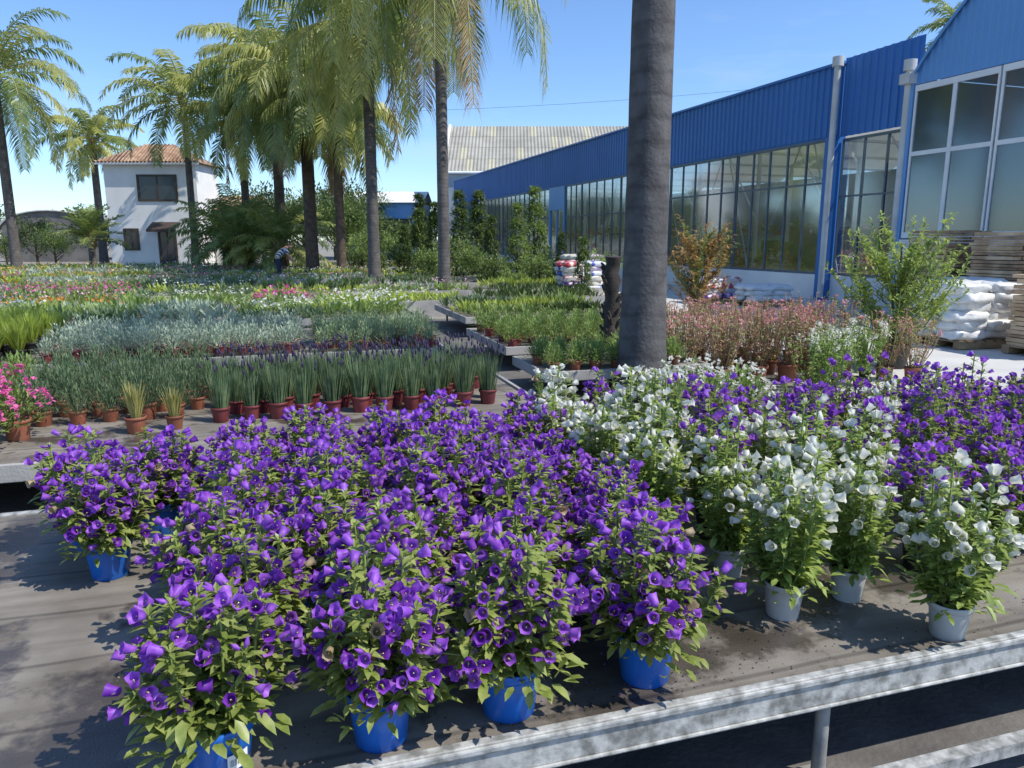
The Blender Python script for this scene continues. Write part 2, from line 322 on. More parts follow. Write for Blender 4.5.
def potted(name,cat,label,group,u,v,z,parts,rng=R,scale=1,sz=1,tilt=.08):
    root=obj(name,None,loc=W(u,v,z),rz=rng.random()*6.283,label=label,category=cat,group=group)
    root.scale=(scale,scale,scale*sz)
    for n,me in parts: obj(n,me,root)
    return root
TB=.40
G1='purple bellflowers in blue pots on the bench'; G2='white bellflowers in grey pots on the bench'
def purple(u,v,s=1,K=PV,lab='bushy purple bellflower in a blue plastic pot'): 
    k=R.choice(K); return potted('potted_bellflower','potted plant',lab,G1,u,v,TB,[('pot',pot_blue),('foliage',k[0]),('blossoms',k[1])],scale=s*R.uniform(.95,1.06),sz=R.uniform(.90,1.08))
def white(u,v,s=1):
    k=R.choice(PW); return potted('potted_bellflower','potted plant','tall white bellflower in a grey plastic pot',G2,u,v,TB,[('pot',pot_grey),('foliage',k[0]),('blossoms',k[1])],scale=s*R.uniform(.93,1.05))
def tallp(u,v,s=1,pot=pot_dk):
    k=R.choice(PT); return potted('potted_bellflower','potted plant','tall purple bellflower in a dark plastic pot','tall purple bellflowers behind the white ones',u,v,TB,[('pot',pot),('foliage',k[0]),('blossoms',k[1])],scale=s*R.uniform(.94,1.06),sz=R.uniform(.90,1.08))
fr=[(-.22,1.77),(.18,1.78),(.54,1.80),(.98,1.83)]
first=None
for i,(u,v) in enumerate(fr):
    o=purple(u,v,1.04,K=[PV[i]]); o.scale.z=1.04; first=first or o
for row in range(1,7):
    v=1.81+.32*row
    for c in range(5 if row>1 else 4):
        u=-.25+c*(.345 if row>1 else .42)+(.07 if row%2 else 0)+R.uniform(-.03,.03)
        purple(u,v+R.uniform(-.03,.03),1.03 if row<4 else .97,K=PV if row<3 else PVB+PV[:3])
for u,v in [(-.72,3.08),(-.86,3.42),(-.60,3.50)]: purple(u,v,1.03,lab='purple bellflower in a blue pot set apart from the block')
mb=MB(); a0=math.radians(-60)
for k in range(6):
    an=a0+k*.10; an2=an+.10; r=.0852
    mb.add([(r*math.cos(an),r*math.sin(an),.05),(r*math.cos(an2),r*math.sin(an2),.05),((r+.0025)*math.cos(an2),(r+.0025)*math.sin(an2),.09),((r+.0025)*math.cos(an),(r+.0025)*math.sin(an),.09)],[(0,1,2,3)],0)
for k in range(13):
    an=a0+.06+k*.036; an2=an+R.uniform(.008,.02); r=.0861
    mb.add([(r*math.cos(an),r*math.sin(an),.06),(r*math.cos(an2),r*math.sin(an2),.06),((r+.0015)*math.cos(an2),(r+.0015)*math.sin(an2),.078),((r+.0015)*math.cos(an),(r+.0015)*math.sin(an),.078)],[(0,1,2,3)],1)
st=obj('price_sticker',mb.build('price_sticker',[m_sticker,m_ink]),first,label='small white barcode sticker'); first.rotation_euler.z=math.radians(5)
for u,v in [(2.06,1.75),(1.93,2.07),(1.62,2.03),(1.98,2.40),(1.62,2.37),(1.46,2.70),(1.38,3.05),(1.32,3.40),(1.38,3.72),(1.72,3.05),(1.76,3.45),(2.04,2.78)]: white(u,v)
for u,v in [(1.76,2.72),(2.04,3.15),(2.04,3.5),(1.70,3.78)]: tallp(u,v)
for r in range(5):
    for c in range(8):
        u=2.36+c*.34+R.uniform(-.04,.04); v=2.16+r*.34+R.uniform(-.04,.04)
        if (r,c) in ((1,0),(3,2)): white(u,v,.95)
        else: tallp(u,v,.92)
mb=MB()
for i in range(600):
    u=R.uniform(-.4,2.6) if R.random()<.5 else R.gauss(.9,.25); v=1.72+abs(R.gauss(0,.2)); 
    if v>3.9: continue
    x,y,z=W(u,v,TB+.002); s=R.uniform(.0012,.004)
    mb.add([(x-s,y,z),(x+s,y-s*.5,z),(x,y+s,z),(x,y,z+s)],[(0,1,3),(1,2,3),(2,0,3)],0 if R.random()>.04 else 1)
obj('soil_debris',mb.build('soil_debris',[m_soil,m_violet]),kind='stuff',label='crumbs of soil and fallen petals on the bench',category='debris')
# ------------------------------------------------------------------ small plants
def lavender(seed,H=.29):
    rng=random.Random(seed); mb=MB(); f=MB()
    for i in range(130):
        a=rng.random()*6.283; r=.085*math.sqrt(rng.random()); p=V((math.cos(a)*r*.6,math.sin(a)*r*.6,.09))
        d=V((math.cos(a)*r*2.8,math.sin(a)*r*2.8,1)); L=H*rng.uniform(.5,1.0)
        blade(mb,p,d,L,.0075,0,.03)
        if rng.random()<.055:
            t=p+d.normalized()*H*rng.uniform(.8,1.08); mb.tube([p,t],.0012,3,0,False)
            f.tube([t,t+d*.012,t+d*.03,t+d*.04],[.003,.007,.006,.002],5,0)
    return mb.build('foliage',[m_lav]),f.build('blossoms',[m_lavf])
def bushy(seed,H,Rd,n,L,wd,mat,fl=0,fm=None,fs=.02,z0=.08,up=.6,bottom=.0):
    rng=random.Random(seed); mb=MB(); f=MB()
    for i in range(n):
        d=unit(rng,bottom-.1,1); q=rng.uniform(.45,1)*(.85+.3*noise.noise(d*2.5+V((seed,0,0))))
        p=V((d.x*Rd*q,d.y*Rd*q,z0+max(0,d.z)*H*q)); dd=(d+V((0,0,up))+unit(rng)*.5)
        leaf(mb,p,dd,L*rng.uniform(.7,1.2),wd,0,droop=rng.uniform(0,.3))
    for i in range(8):
        a=rng.random()*6.28; mb.tube([(0,0,z0-.02),(math.cos(a)*Rd*.6,math.sin(a)*Rd*.6,z0+H*.6)],.004,4,0,False)
    for i in range(fl):
        d=unit(rng,.25,1); q=rng.uniform(.9,1.12); p=V((d.x*Rd*q,d.y*Rd*q,z0+d.z*H*q))
        for k in range(5):
            leaf(f,p,(d*.4+unit(rng)).normalized(),fs,fs*.8,0,droop=0)
    a=mb.build('foliage',[mat]); b=f.build('blossoms',[fm]) if fl else None
    return a,b
def grassy(seed,H,Rd,n,mat,wd=.008):
    rng=random.Random(seed); mb=MB()
    for i in range(n):
        a=rng.random()*6.283; r=rng.random(); p=V((math.cos(a)*.03*r,math.sin(a)*.03*r,.08))
        blade(mb,p,V((math.cos(a)*r*Rd*3.2,math.sin(a)*r*Rd*3.2,1)),H*rng.uniform(.6,1.1),wd,0,.12)
    return mb.build('foliage',[mat]),None
pot_s=pot_mesh('pot',.06,.10,m_terra); pot_b=pot_mesh('pot',.06,.10,m_burg); pot_k=pot_mesh('pot',.06,.10,m_blackpot)
def kinds(fn,n): return [fn(i) for i in range(n)]
LAV=kinds(lambda i:lavender(100+i),4)
SIL=kinds(lambda i:bushy(120+i,.23,.14,240,.05,.014,m_silver),4)
SIG=kinds(lambda i:bushy(125+i,.25,.13,220,.05,.013,M('sage_foliage%d'%i,(.21,.29,.14),(.35,.43,.23),.6,20,trans=.35,rand=.15)),3)
GRY=kinds(lambda i:bushy(130+i,.27,.13,240,.06,.009,m_lav,up=1.4),3)
GRS=kinds(lambda i:bushy(140+i,.24,.15,260,.05,.015,m_grass),3)
LIM=kinds(lambda i:grassy(150+i,.30,.15,170,m_lime,.011),3)
YEL=kinds(lambda i:grassy(160+i,.24,.10,110,M('straw_foliage%d'%i,(.36,.34,.10),(.52,.48,.18),.6,trans=.3)),2)
PNK=kinds(lambda i:bushy(170+i,.26,.16,180,.05,.02,m_grass,60,m_pink,.022),2)
WHT=kinds(lambda i:bushy(175+i,.2,.14,140,.045,.018,m_grass,50,m_whitep,.018),2)
def fill(K,name,cat,label,group,u0,u1,v0,v1,du,dv,z,pot,s=1,skip=0):
    nv=int((v1-v0)/dv)+1; nu=int((u1-u0)/du)+1
    for j in range(nv):
        for i in range(nu):
            if R.random()<skip: continue
            k=R.choice(K); parts=[('pot',pot),('foliage',k[0])]+([('blossoms',k[1])] if k[1] else [])
            potted(name,cat,label,group,u0+i*du+R.uniform(-.03,.03)+(du*.4 if j%2 else 0),v0+j*dv+R.uniform(-.03,.03),z,parts,scale=s*R.uniform(.88,1.15))
fill(LAV,'potted_lavender','potted plant','green lavender with a few dark flower spikes in a pot','lavender pots standing on the bench',-.50,1.62,5.65,6.75,.20,.235,TB,pot_b,1.08)
fill(YEL,'potted_grass','potted plant','yellowish grassy herb in a terracotta pot','straw coloured herbs beside the lavender',-1.05,-.7,5.5,5.7,.27,.3,TB,pot_s)
fill(GRY,'potted_herb','potted plant','grey green grassy herb in a plastic pot','grey green herbs on the bench',-1.9,-.70,5.9,7.5,.22,.24,TB,pot_s,1.1)
fill(GRS,'potted_shrublet','potted plant','green bushy plant in a small plastic pot','green bushy pots on the bench',-3.7,-2.1,6.2,7.5,.25,.26,TB,pot_k,1.15)
fill(PNK,'potted_geranium','potted plant','bright pink flowering plant in a terracotta pot','pink flowering pots at the bench edge',-2.45,-1.72,5.2,5.7,.3,.3,TB,pot_s,1.3)
fill(SIL,'potted_silver_herb','potted plant','silvery leaved herb in a burgundy pot','silvery herbs on the long bench',-2.5,.15,8.95,11.0,.25,.30,TB,pot_b,1.15)
fill(SIG,'potted_sage','potted plant','grey green sage in a burgundy pot','sage pots on the long bench',.4,1.65,8.95,11.0,.25,.30,TB,pot_b,1.1)
fill(GRS,'potted_shrublet','potted plant','small bright green bushy plant in a pot','small green plants on the long bench',2.85,5.2,9.22,11.1,.27,.30,.32,pot_b,1.1)
fill(LIM,'potted_grass','potted plant','lime green grassy plant in a pot','lime green grasses on the benches',-4.2,-2.75,8.95,11.1,.25,.28,TB,pot_k,1.2)
fill(GRS,'potted_shrublet','potted plant','small green bushy plant in a terracotta pot','small green pots on the low bench',2.75,4.4,7.42,8.35,.24,.24,.30,pot_s,1.1)
fill(WHT,'potted_daisy','potted plant','small white flowering plant in a dark pot','white flowering pots beside the paving',3.4,4.4,5.9,6.7,.36,.36,.0,pot_k,1.7)
# ------------------------------------------------------------------ flower beds far away (uncountable)
def bed(u0,u1,v0,v1,z,types,label,seed,cell=.32,k=9,pu=2.2,pv=.8,hs=1,tl=None):
    rng=random.Random(seed); mats=[]; mb=MB()
    def mi(m):
        if m not in mats: mats.append(m)
        return mats.index(m)
    nu=max(1,int((u1-u0)/pu)); nv=max(1,int((v1-v0)/pv))
    for a in range(nu):
        for b in range(nv):
            ty=types if not tl or a>nu*.33 else tl
            lm,fm,fp,h=rng.choice(ty); l=mi(lm); f=mi(fm) if fm else 0; h*=rng.uniform(.7,1.1)
            ua=u0+(u1-u0)*a/nu; ub=u0+(u1-u0)*(a+1)/nu-.12; va=v0+(v1-v0)*b/nv; vb=v0+(v1-v0)*(b+1)/nv-.12
            for i in range(int((ub-ua)*(vb-va)/cell**2)+1):
                x,y,_=W(rng.uniform(ua,ub),rng.uniform(va,vb)); hh=h*hs*rng.uniform(.7,1.2)
                for q in range(k):
                    d=unit(rng,.1,1); p=V((x+d.x*.10,y+d.y*.10,z+hh*.25*rng.random())); leaf(mb,p,d+V((0,0,.7)),hh*.85,.045+cell*.05,l,droop=.1)
                if fm:
                    for q in range(int(k*fp+rng.random())):
                        d=unit(rng,.2,1); p=V((x+d.x*.15,y+d.y*.15,z+hh*rng.uniform(.7,1.0))); leaf(mb,p,unit(rng,-.2,1),.05+cell*.04,.05+cell*.04,f,droop=0)
    obj('flower_bed',mb.build('flower_bed',mats),kind='stuff',label=label,category='flower bed')
T_mix=[(m_grass,m_whitep,.5,.3),(m_grass,None,0,.3),(m_silver,None,0,.3),(m_grass,m_yellow,.25,.3),(m_lime,None,0,.28),(m_grass,m_palepink,.4,.3),(m_lav,None,0,.35),(m_silver,m_whitep,.4,.3),(m_lime,m_whitep,.3,.3),(m_silver,None,0,.25),(m_lav,m_pink,.25,.3),(m_dark,None,0,.3)]
T_left=T_mix[:6]+[(m_lime,m_yellow,.9,.3),(m_grass,m_orange,.6,.3),(m_grass,m_pink,.6,.3),(m_silver,None,0,.3)]
T_green=[(m_grass,None,0,.35),(m_lime,None,0,.35),(m_grass,m_whitep,.2,.3),(m_dark,None,0,.3),(m_lav,None,0,.3)]
T_front=[(m_silver,None,0,.34),(m_lime,None,0,.36),(m_grass,m_whitep,.4,.32),(m_grass,None,0,.36),(m_lav,None,0,.3)]
bed(-5.2,2.1,12.75,15.2,.4,T_front,'mixed silvery and green bedding plants on a bench',1,.2,10,pu=1.4)
bed(3.1,6.0,12.75,15.2,.34,T_green,'green bedding plants on a bench',2,.2,10,pu=1.2)
bed(-.6,.55,14.6,15.25,.4,[(m_grass,m_pink,1.6,.42),(m_grass,m_red,1.2,.42)],'pink geraniums massed on a bench',3,.22,8,pu=.6)
bed(.9,2.1,14.5,15.25,.4,[(m_grass,m_whitep,1.0,.38)],'white flowering plants massed on a bench',4,.22,8)
rows=[(16.5,18.7),(19.7,22.0),(23.1,26.0),(27.1,30.4),(31.6,35.3),(36.6,40.6),(42,45)]
for i,(a,b_) in enumerate(rows):
    bed(-.36*a-2,.25*a,a,b_,.3,T_mix,'mixed pale and green bedding plants in rows',20+i,.26+.045*i,7,2.4+.3*i,.85+.08*i,hs=1.05,tl=T_left)
    if i<3: bed(.28*a,.29*a+2.6,a,b_,.3,T_green,'green potted plants in rows',40+i,.28,8,1.6,1.1,hs=1.2)
    mb=MB(); 
    for (p,q) in ((a-.12,a-.03),):
        vs=[W(-.36*a-2,p,0),W(.29*a+3,p,0),W(.29*a+3,q,0),W(-.36*a-2,q,0)]
        vs+= [(x,y,.37) for x,y,_ in vs]
        mb.add(vs,[(4,5,6,7),(0,1,5,4),(2,3,7,6),(1,2,6,5),(3,0,4,7)])
    obj('bench_edge',mb.build('bench_edge',[m_curb]),label='low pale concrete edging of a planting row',category='kerb',group='concrete row edges')
    mb=MB(); mb.add([W(-.36*a-2,a,.3),W(.29*a+3,a,.3),W(.29*a+3,b_,.3),W(-.36*a-2,b_,.3)],[(0,1,2,3)])
    obj('planting_terrace',mb.build('planting_terrace',[m_cloth]),kind='structure',label='dark cloth planting terrace',category='ground')
# ------------------------------------------------------------------ palms
def frond(mb,base,az,el,L,rng,ml,n=44,ll=.6,lw=.035,curve=1.5,droop=.6,mr=2):
    pts=[];dirs=[];p=V(base);e=el;seg=16
    for i in range(seg+1):
        t=i/seg; pts.append(p.copy()); d=V((math.cos(az)*math.cos(e),math.sin(az)*math.cos(e),math.sin(e))); dirs.append(d)
        p=p+d*L/seg; e-=curve/seg*(.4+1.2*t)
        e=max(e,-1.5)
    mb.tube(pts,[.03*(1-.8*i/seg)+.004 for i in range(seg+1)],4,mr,False)
    for i in range(n):
        t=.12+.88*i/n; k=t*seg; j=min(int(k),seg-1); q=pts[j].lerp(pts[j+1],k-j); d=dirs[j]
        s=d.cross(V((0,0,1))); s=s.normalized() if s.length>.1 else V((-math.sin(az),math.cos(az),0))
        up=s.cross(d)
        for sg in (-1,1):
            l=ll*(.35+.65*math.sin(math.pi*min(1,.12+t*.86)))*rng.uniform(.8,1.15)
            dd=(s*sg+d*.55+up*rng.uniform(-.25,.5)).normalized()
            mid=q+dd*l*.5-V((0,0,l*droop*.18)); tip=q+dd*l*.82-V((0,0,l*droop*.75))
            w_=d*lw*.5
            mb.add([q-w_*.5,q+w_*.5,mid+w_,mid-w_,tip],[(0,1,2,3),(3,2,4)],ml)
def palm(x,y,H,r0,r1,L,nf,label,seed,yellow=.3,droop=.6,ll=.6,lw=.05,curve=1.6,tm=None,dry=2,n=44,lean=(0,0),elmin=-.5):
    rng=random.Random(seed); root=obj('palm_tree',None,loc=(x,y,0),label=label,category='palm tree',group='tall palms of the nursery')
    mb=MB(); N=46; pts=[];rad=[]
    for i in range(N+1):
        t=i/N; pts.append((lean[0]*t*t,lean[1]*t*t,H*t)); rad.append((r0*(1-t)+r1*t)*(1+.35*math.exp(-t*14))*(1+.008*math.sin(i*2.1)+rng.uniform(-.006,.006)))
    mb.tube(pts,rad,24,0)
    obj('trunk',mb.build('trunk',[tm or m_trunk]),root)
    top=V((lean[0],lean[1],H)); mb=MB()
    mb.tube([top-V((0,0,.3)),top+V((0,0,.2)),top+V((0,0,.9))],[r1*1.15,r1*1.25,r1*.3],12,2)
    for k in range(14):
        a=k*2.4; h=rng.uniform(-.3,.4); b=top+V((math.cos(a)*r1,math.sin(a)*r1,h)); mb.tube([b,b+V((math.cos(a)*.16,math.sin(a)*.16,.22))],[.06,.03],5,3)
    for i in range(nf):
        t=i/(nf-1); el=1.35-t*(1.35-elmin)+rng.uniform(-.12,.12); az=i*2.4+rng.uniform(-.2,.2)
        ml=1 if rng.random()<yellow else 0
        if i>=nf-dry: ml=3; el=-.9
        frond(mb,top+V((math.cos(az)*r1*.6,math.sin(az)*r1*.6,.35*(1-t)+.1)),az,el,L*rng.uniform(.85,1.08),rng,ml,n,ll,lw,curve*rng.uniform(.85,1.2),droop)
    obj('crown',mb.build('crown',[m_frondg,m_frondy,m_rachis,m_frondd]),root)
palm(1.42,8.0,9.5,.228,.20,3.8,18,'stout grey palm trunk rising behind the white flowers',1,tm=m_trunkbig,n=36)
palm(-4.96,27,8.7,.21,.18,4.5,30,'tall slim palm with drooping yellow green fronds',2,.8,1.3,1.0,.07,2.3,n=64,elmin=-.5,dry=1)
palm(-1.94,21.4,9.5,.165,.15,4.9,28,'tall slim palm with hanging yellowish fronds',3,.8,1.4,1.0,.05,2.3,n=66,elmin=-.6)
palm(-9.05,34,8.0,.28,.26,4.5,34,'thick trunked palm with dense green crown',4,.6,1.0,1.0,.09,2.0,tm=m_trunk2,n=54,dry=1)
palm(-7.5,33,6.6,.20,.18,3.4,28,'shorter palm with arching green fronds',5,.8,1.1,.85,.08,2.0,tm=m_trunk2,n=50,dry=1)
palm(-17.7,42,8.8,.20,.16,4.4,26,'palm with arching crown standing before the white house',6,.35,.6,.9,.10,1.9,dry=0,n=46,elmin=-.3)
palm(-23.15,35,8.7,.22,.19,4.8,30,'palm with long arching fronds and slim trunk',7,.35,.7,.9,.08,2.0,dry=0,n=50)
palm(-27.2,50,7.8,.26,.2,3.6,26,'smaller pale palm beside the white house',8,.6,.8,.8,.09,1.9,dry=0)
palm(-11.6,38,9.2,.26,.22,4.8,32,'tall palm with broad green crown',9,.6,.9,1.0,.10,1.9,tm=m_trunk2,dry=1,n=50)
palm(-14.0,40,7.6,.22,.18,3.8,26,'green palm in the row beside the house',15,.5,.8,.9,.10,1.9,tm=m_trunk2,dry=1)
palm(19.2,34,10.4,.25,.2,2.2,18,'palm crown rising behind the hall roof',10,.2,.5,.6,.06,1.6,dry=0)
palm(-21.8,39,1.6,.2,.15,2.0,26,'low spiky grey palm before the house',11,.0,.1,.5,.06,.8,dry=0,elmin=.0)
palm(-13.4,37,1.4,.25,.22,3.2,28,'low dense palm clump with arching leaves',12,.3,.5,.7,.07,1.4,dry=0,elmin=-.2)
palm(-14.8,39,1.6,.25,.22,2.8,28,'low dense palm clump with arching leaves',13,.3,.5,.7,.07,1.4,dry=0,elmin=-.2)
palm(-11.3,36.5,1.2,.25,.22,3.0,28,'low dense palm clump with arching leaves',14,.4,.5,.7,.07,1.4,dry=0,elmin=-.2)
# ------------------------------------------------------------------ trees, shrubs, conifers
def treecrown(seed,H,Rd,ncl,nl,L,mats,shape='round',z0=0,fl=0,pw=1.3,crf=.28,ex=.8):
    rng=random.Random(seed); mb=MB()
    for c in range(ncl):
        if shape=='cone':
            t=rng.random()**pw; a=rng.random()*6.283; q=Rd*(1-t)**ex*rng.uniform(.45,1.1)+.05; ctr=V((math.cos(a)*q,math.sin(a)*q,z0+H*t))
            cr=Rd*crf
        else:
            d=unit(rng,-.7,1); q=rng.uniform(.35,1.05); ctr=V((d.x*Rd*q,d.y*Rd*q,z0+H*.5+d.z*H*.5*q)); cr=Rd*.32
        m=rng.choice(range(len(mats)-(1 if fl else 0)))
        for i in range(nl):
            d=unit(rng,-.6,1); p=ctr+d*cr*rng.random()**.5
            leaf(mb,p,d+V((0,0,.35)),L*rng.uniform(.6,1.3),L*.42,m,droop=rng.uniform(0,.5))
    return mb.build('crown',mats)
def shootcrown(seed,H,Rd,ns,L,mats):
    # loose upright leafy shoots leaving the main stem
    rng=random.Random(seed); mb=MB()
    for s in range(ns):
        a=s*2.4+rng.uniform(-.4,.4); z0=H*rng.uniform(.03,.75); ln=Rd*rng.uniform(.7,1.25)*(1.1-.6*z0/H)
        o=V((math.cos(a),math.sin(a),0)); b=V((0,0,z0)); t1=b+o*ln*.6+V((0,0,ln*.45)); t2=b+o*ln+V((0,0,ln*rng.uniform(.75,1.4)))
        mb.tube([b,t1,t2],[.012,.007,.003],4,2,False); m=rng.choice([0,0,1])
        for i in range(46):
            t=rng.uniform(.15,1.02); p=b*(1-t)**2+t1*2*t*(1-t)+t2*t*t
            d=(unit(rng,-.3,1)+o*.3); leaf(mb,p,d,L*rng.uniform(.7,1.3),L*.36,m,droop=rng.uniform(0,.4))
    return mb.build('crown',mats)
def trunkmesh(H,r,seed,spread):
    rng=random.Random(seed); mb=MB(); mb.tube([(0,0,0),(.02,.02,H*.4),(.0,.03,H*.85)],[r,r*.8,r*.35],8,0)
    for i in range(7):
        a=rng.random()*6.28; z=H*rng.uniform(.2,.6); mb.tube([(0,0,z),(math.cos(a)*spread*.4,math.sin(a)*spread*.4,z+H*.15),(math.cos(a)*spread*.75,math.sin(a)*spread*.75,z+H*.32)],[r*.5,r*.3,r*.1],6,0)
    return mb.build('trunk',[m_bark])
def tree(name,x,y,crown,trunk,cat,label,group=None,s=1,rz=None):
    o=obj(name,None,loc=(x,y,0),rz=R.random()*6.28 if rz is None else rz,scale=s,label=label,category=cat)
    if group:o['group']=group
    obj('trunk',trunk,o); obj('crown',crown,o); return o
m_tr1=M('tree_leaf_a',(.075,.13,.035),(.16,.23,.07),.5,2,trans=.35,rand=.2); m_tr2=M('tree_leaf_b',(.14,.21,.05),(.28,.35,.11),.5,2,trans=.4,rand=.2)
TC=[treecrown(200+i,4.5,2.6,80,40,.34,[m_tr1,m_tr2,m_dark],z0=1.2) for i in range(3)]; TT=trunkmesh(5,.16,1,2.4)
for i in range(34):
    x=-68+i*2.75+R.uniform(-1,1); y=R.uniform(64,78)
    if -6<x<34: continue
    if x<-28: y+=6
    tree('background_tree',x,y,R.choice(TC),TT,'tree','leafy broad green tree beyond the nursery','trees closing the view',R.uniform(.7,1.1))
for x,y,s in [(-31.0,49,.55),(-28.5,52,.6),(-16.0,50,.9),(-13,47,.8),(-10,46,.75),(-7,50,.55),(-28,46,.42),(-33.5,47,.40),(-36.5,48,.40),(-31,46,.35),(-12.5,54,1.0)]:
    tree('garden_tree',x,y,R.choice(TC),TT,'tree','dense green tree beside the white house','trees round the house',s)
SHR=[treecrown(220+i,1.4,.75,60,28,.14,[m_tr1,m_tr2,m_grass],z0=.1) for i in range(3)]
CONL=[[m_tr2,m_grass],[m_dark,m_tr1],[m_tr1,m_tr2]]
CON=[treecrown(230+i,2.0,.38,130,26,.10,CONL[i],'cone',z0=.05,pw=1.15,ex=1.0,crf=.22) for i in range(3)]
ST=trunkmesh(1.4,.04,2,.4)
for x,y,s,k in [(1.85,19.6,.85,1),(2.7,23,.9,0),(.2,28,1.45,1),(-.6,25.5,.8,0),(-1.5,28,.95,0),(-2.3,31,1.2,0),(-3.3,33,1.6,1),(-4.3,35,1.5,1),(-5.4,36,1.2,0),(1.0,33,1.9,1),(-6.6,37,1.4,0),(.9,24.5,.85,0),(-2.7,39,2.0,1),(-5.0,41,2.0,1),(-7.8,39,1.4,0),(-.9,32,1.3,1),(-3.1,29,.9,0),(-4.3,30,1.1,1),(-5.7,32,1.2,1),(-1.6,36,1.9,1),(1.7,26,.95,1),(-7.0,35,1.0,0)]:
    if k: tree('conifer_shrub',x,y,R.choice(CON),ST,'conifer','upright green conifer in the sales row','conifers lined up before the hall',s)
    else: tree('green_shrub',x,y,R.choice(SHR),ST,'shrub','rounded green shrub in the sales row','shrubs lined up before the hall',s)
m_shl=M('shrub_leaf',(.22,.31,.05),(.46,.54,.14),.4,6,trans=.42)
pot_big=pot_mesh('pot',.22,.34,m_blackpot)
o=tree('large_leafy_shrub',5.15,9.9,shootcrown(301,1.85,.80,84,.11,[m_shl,m_grass,m_stem]),trunkmesh(1.9,.03,3,.3),'shrub','tall fresh green shrub with loose upright shoots',rz=0); obj('pot',pot_big,o)
o=tree('large_leafy_shrub',4.25,17,shootcrown(302,2.1,.72,74,.13,[m_bronze,m_tr2,m_stem]),trunkmesh(2.2,.03,4,.3),'shrub','orange green conical shrub in a dark pot',rz=1); obj('pot',pot_big,o)
def valerian(seed,mat,fm,H=.6,Rd=.3):
    rng=random.Random(seed); mb=MB(); f=MB()
    for s in range(26):
        a=rng.random()*6.28; r=Rd*math.sqrt(rng.random()); tip=V((math.cos(a)*r,math.sin(a)*r,.15+H*rng.uniform(.7,1.1))); b=V((math.cos(a)*.05,math.sin(a)*.05,.14))
        mb.tube([b,b.lerp(tip,.5)+V((math.cos(a)*.03,math.sin(a)*.03,0)),tip],.004,4,0,False)
        for i in range(14):
            p=b.lerp(tip,rng.uniform(.1,1)); leaf(mb,p,unit(rng,-.1,.8),.07,.026,0 if rng.random()<.6 else 1)
        if rng.random()<.35:
            for i in range(14): leaf(f,tip+unit(rng)*.03,unit(rng),.026,.022,0,droop=0)
    return mb.build('foliage',[mat,m_grass]),f.build('blossoms',[fm])
VAL=[valerian(i,m_rosy,m_salmon,.68) for i in range(3)]; VAW=[valerian(10+i,m_grass,m_whitep,.45) for i in range(2)]
pot_m=pot_mesh('pot',.11,.19,m_terra); 
def addxy(K,x,y,s,name,label,group,pot):
    k=R.choice(K); root=obj(name,None,loc=(x,y,0),rz=R.random()*6,scale=s,label=label,category='potted plant',group=group)
    obj('pot',pot,root); obj('foliage',k[0],root); obj('blossoms',k[1],root)
for i in range(6):
    for j in range(4):
        addxy(VAL,2.1+i*.42+R.uniform(-.08,.08),8.6+j*.5+i*.12+R.uniform(-.08,.08),R.uniform(.95,1.2),'potted_valerian','airy rosy stemmed valerian with salmon flower heads','rosy valerian pots beside the palm',pot_m)
for x,y in [(3.7,8.4),(4.1,8.6),(3.9,9.0),(3.5,8.0),(3.2,7.7),(4.4,9.1)]: addxy(VAW,x,y,1.15,'potted_daisy_bush','pale green bush with small white flowers','white flowered bushes beside the valerian',pot_k)
for x,y in [(4.9,8.9),(4.6,9.0)]: addxy(VAL,x,y,.95,'potted_valerian','airy rosy stemmed valerian with salmon flower heads','rosy valerian pots beside the palm',pot_m)
mb=MB(); pts=[(R.uniform(-.02,.02),R.uniform(-.02,.02),z*.1) for z in range(16)]; mb.tube(pts,[.10+.015*math.sin(i*1.7) for i in range(16)],12)
for k in range(60):
    a=R.random()*6.28; z=R.uniform(.1,1.4); p=V((math.cos(a)*.09,math.sin(a)*.09,z)); mb.tube([p,p+V((math.cos(a)*.05,math.sin(a)*.05,.07))],[.03,.012],5)
obj('old_palm_stump',mb.build('old_palm_stump',[M('stump_bark',(.03,.025,.02),(.07,.055,.045),.9,8,bump=.5)]),loc=(1.26,9.4,0),label='dark shaggy palm stump beside the tall trunk',category='stump')
# ------------------------------------------------------------------ garden centre hall
BR=math.radians(108.5)
hall=obj('garden_centre_hall',None,loc=(9.0,21.4,0),rz=BR,label='long blue clad sales hall with glazed walls',category='building')
def cladding(name,x0,x1,y,z0,z1fn,mat,parent,step=.25,depth=.035,out=1):
    mb=MB(); prof=[]; n=int((x1-x0)/step)
    for i in range(n):
        b=x0+(x1-x0)*i/n; s=(x1-x0)/n
        prof+= [(b,0),(b+s*.55,0),(b+s*.62,depth),(b+s*.93,depth)]
    prof.append((x1,0)); vs=[]
    for x,d in prof: vs+= [(x,y+d,z0),(x,y+d,z1fn(x))]
    mb.add(vs,[(2*i,2*i+1,2*i+3,2*i+2) for i in range(len(prof)-1)])
    return obj(name,mb.build(name,[mat]),parent)
cladding('wall_cladding',0,43.3,0,4.55,lambda x:6.4,m_blue,hall)
mb=MB(); mb.box(-.1,43.4,-.12,.10,6.4,6.47); mb.box(0,43.3,-.10,-.02,4.50,6.4)
obj('roof_trim',mb.build('roof_trim',[m_blue]),hall)
mb=MB(); mb.box(.0,43.3,-.2,.02,0,.72); obj('base_wall',mb.build('base_wall',[m_wall]),hall)
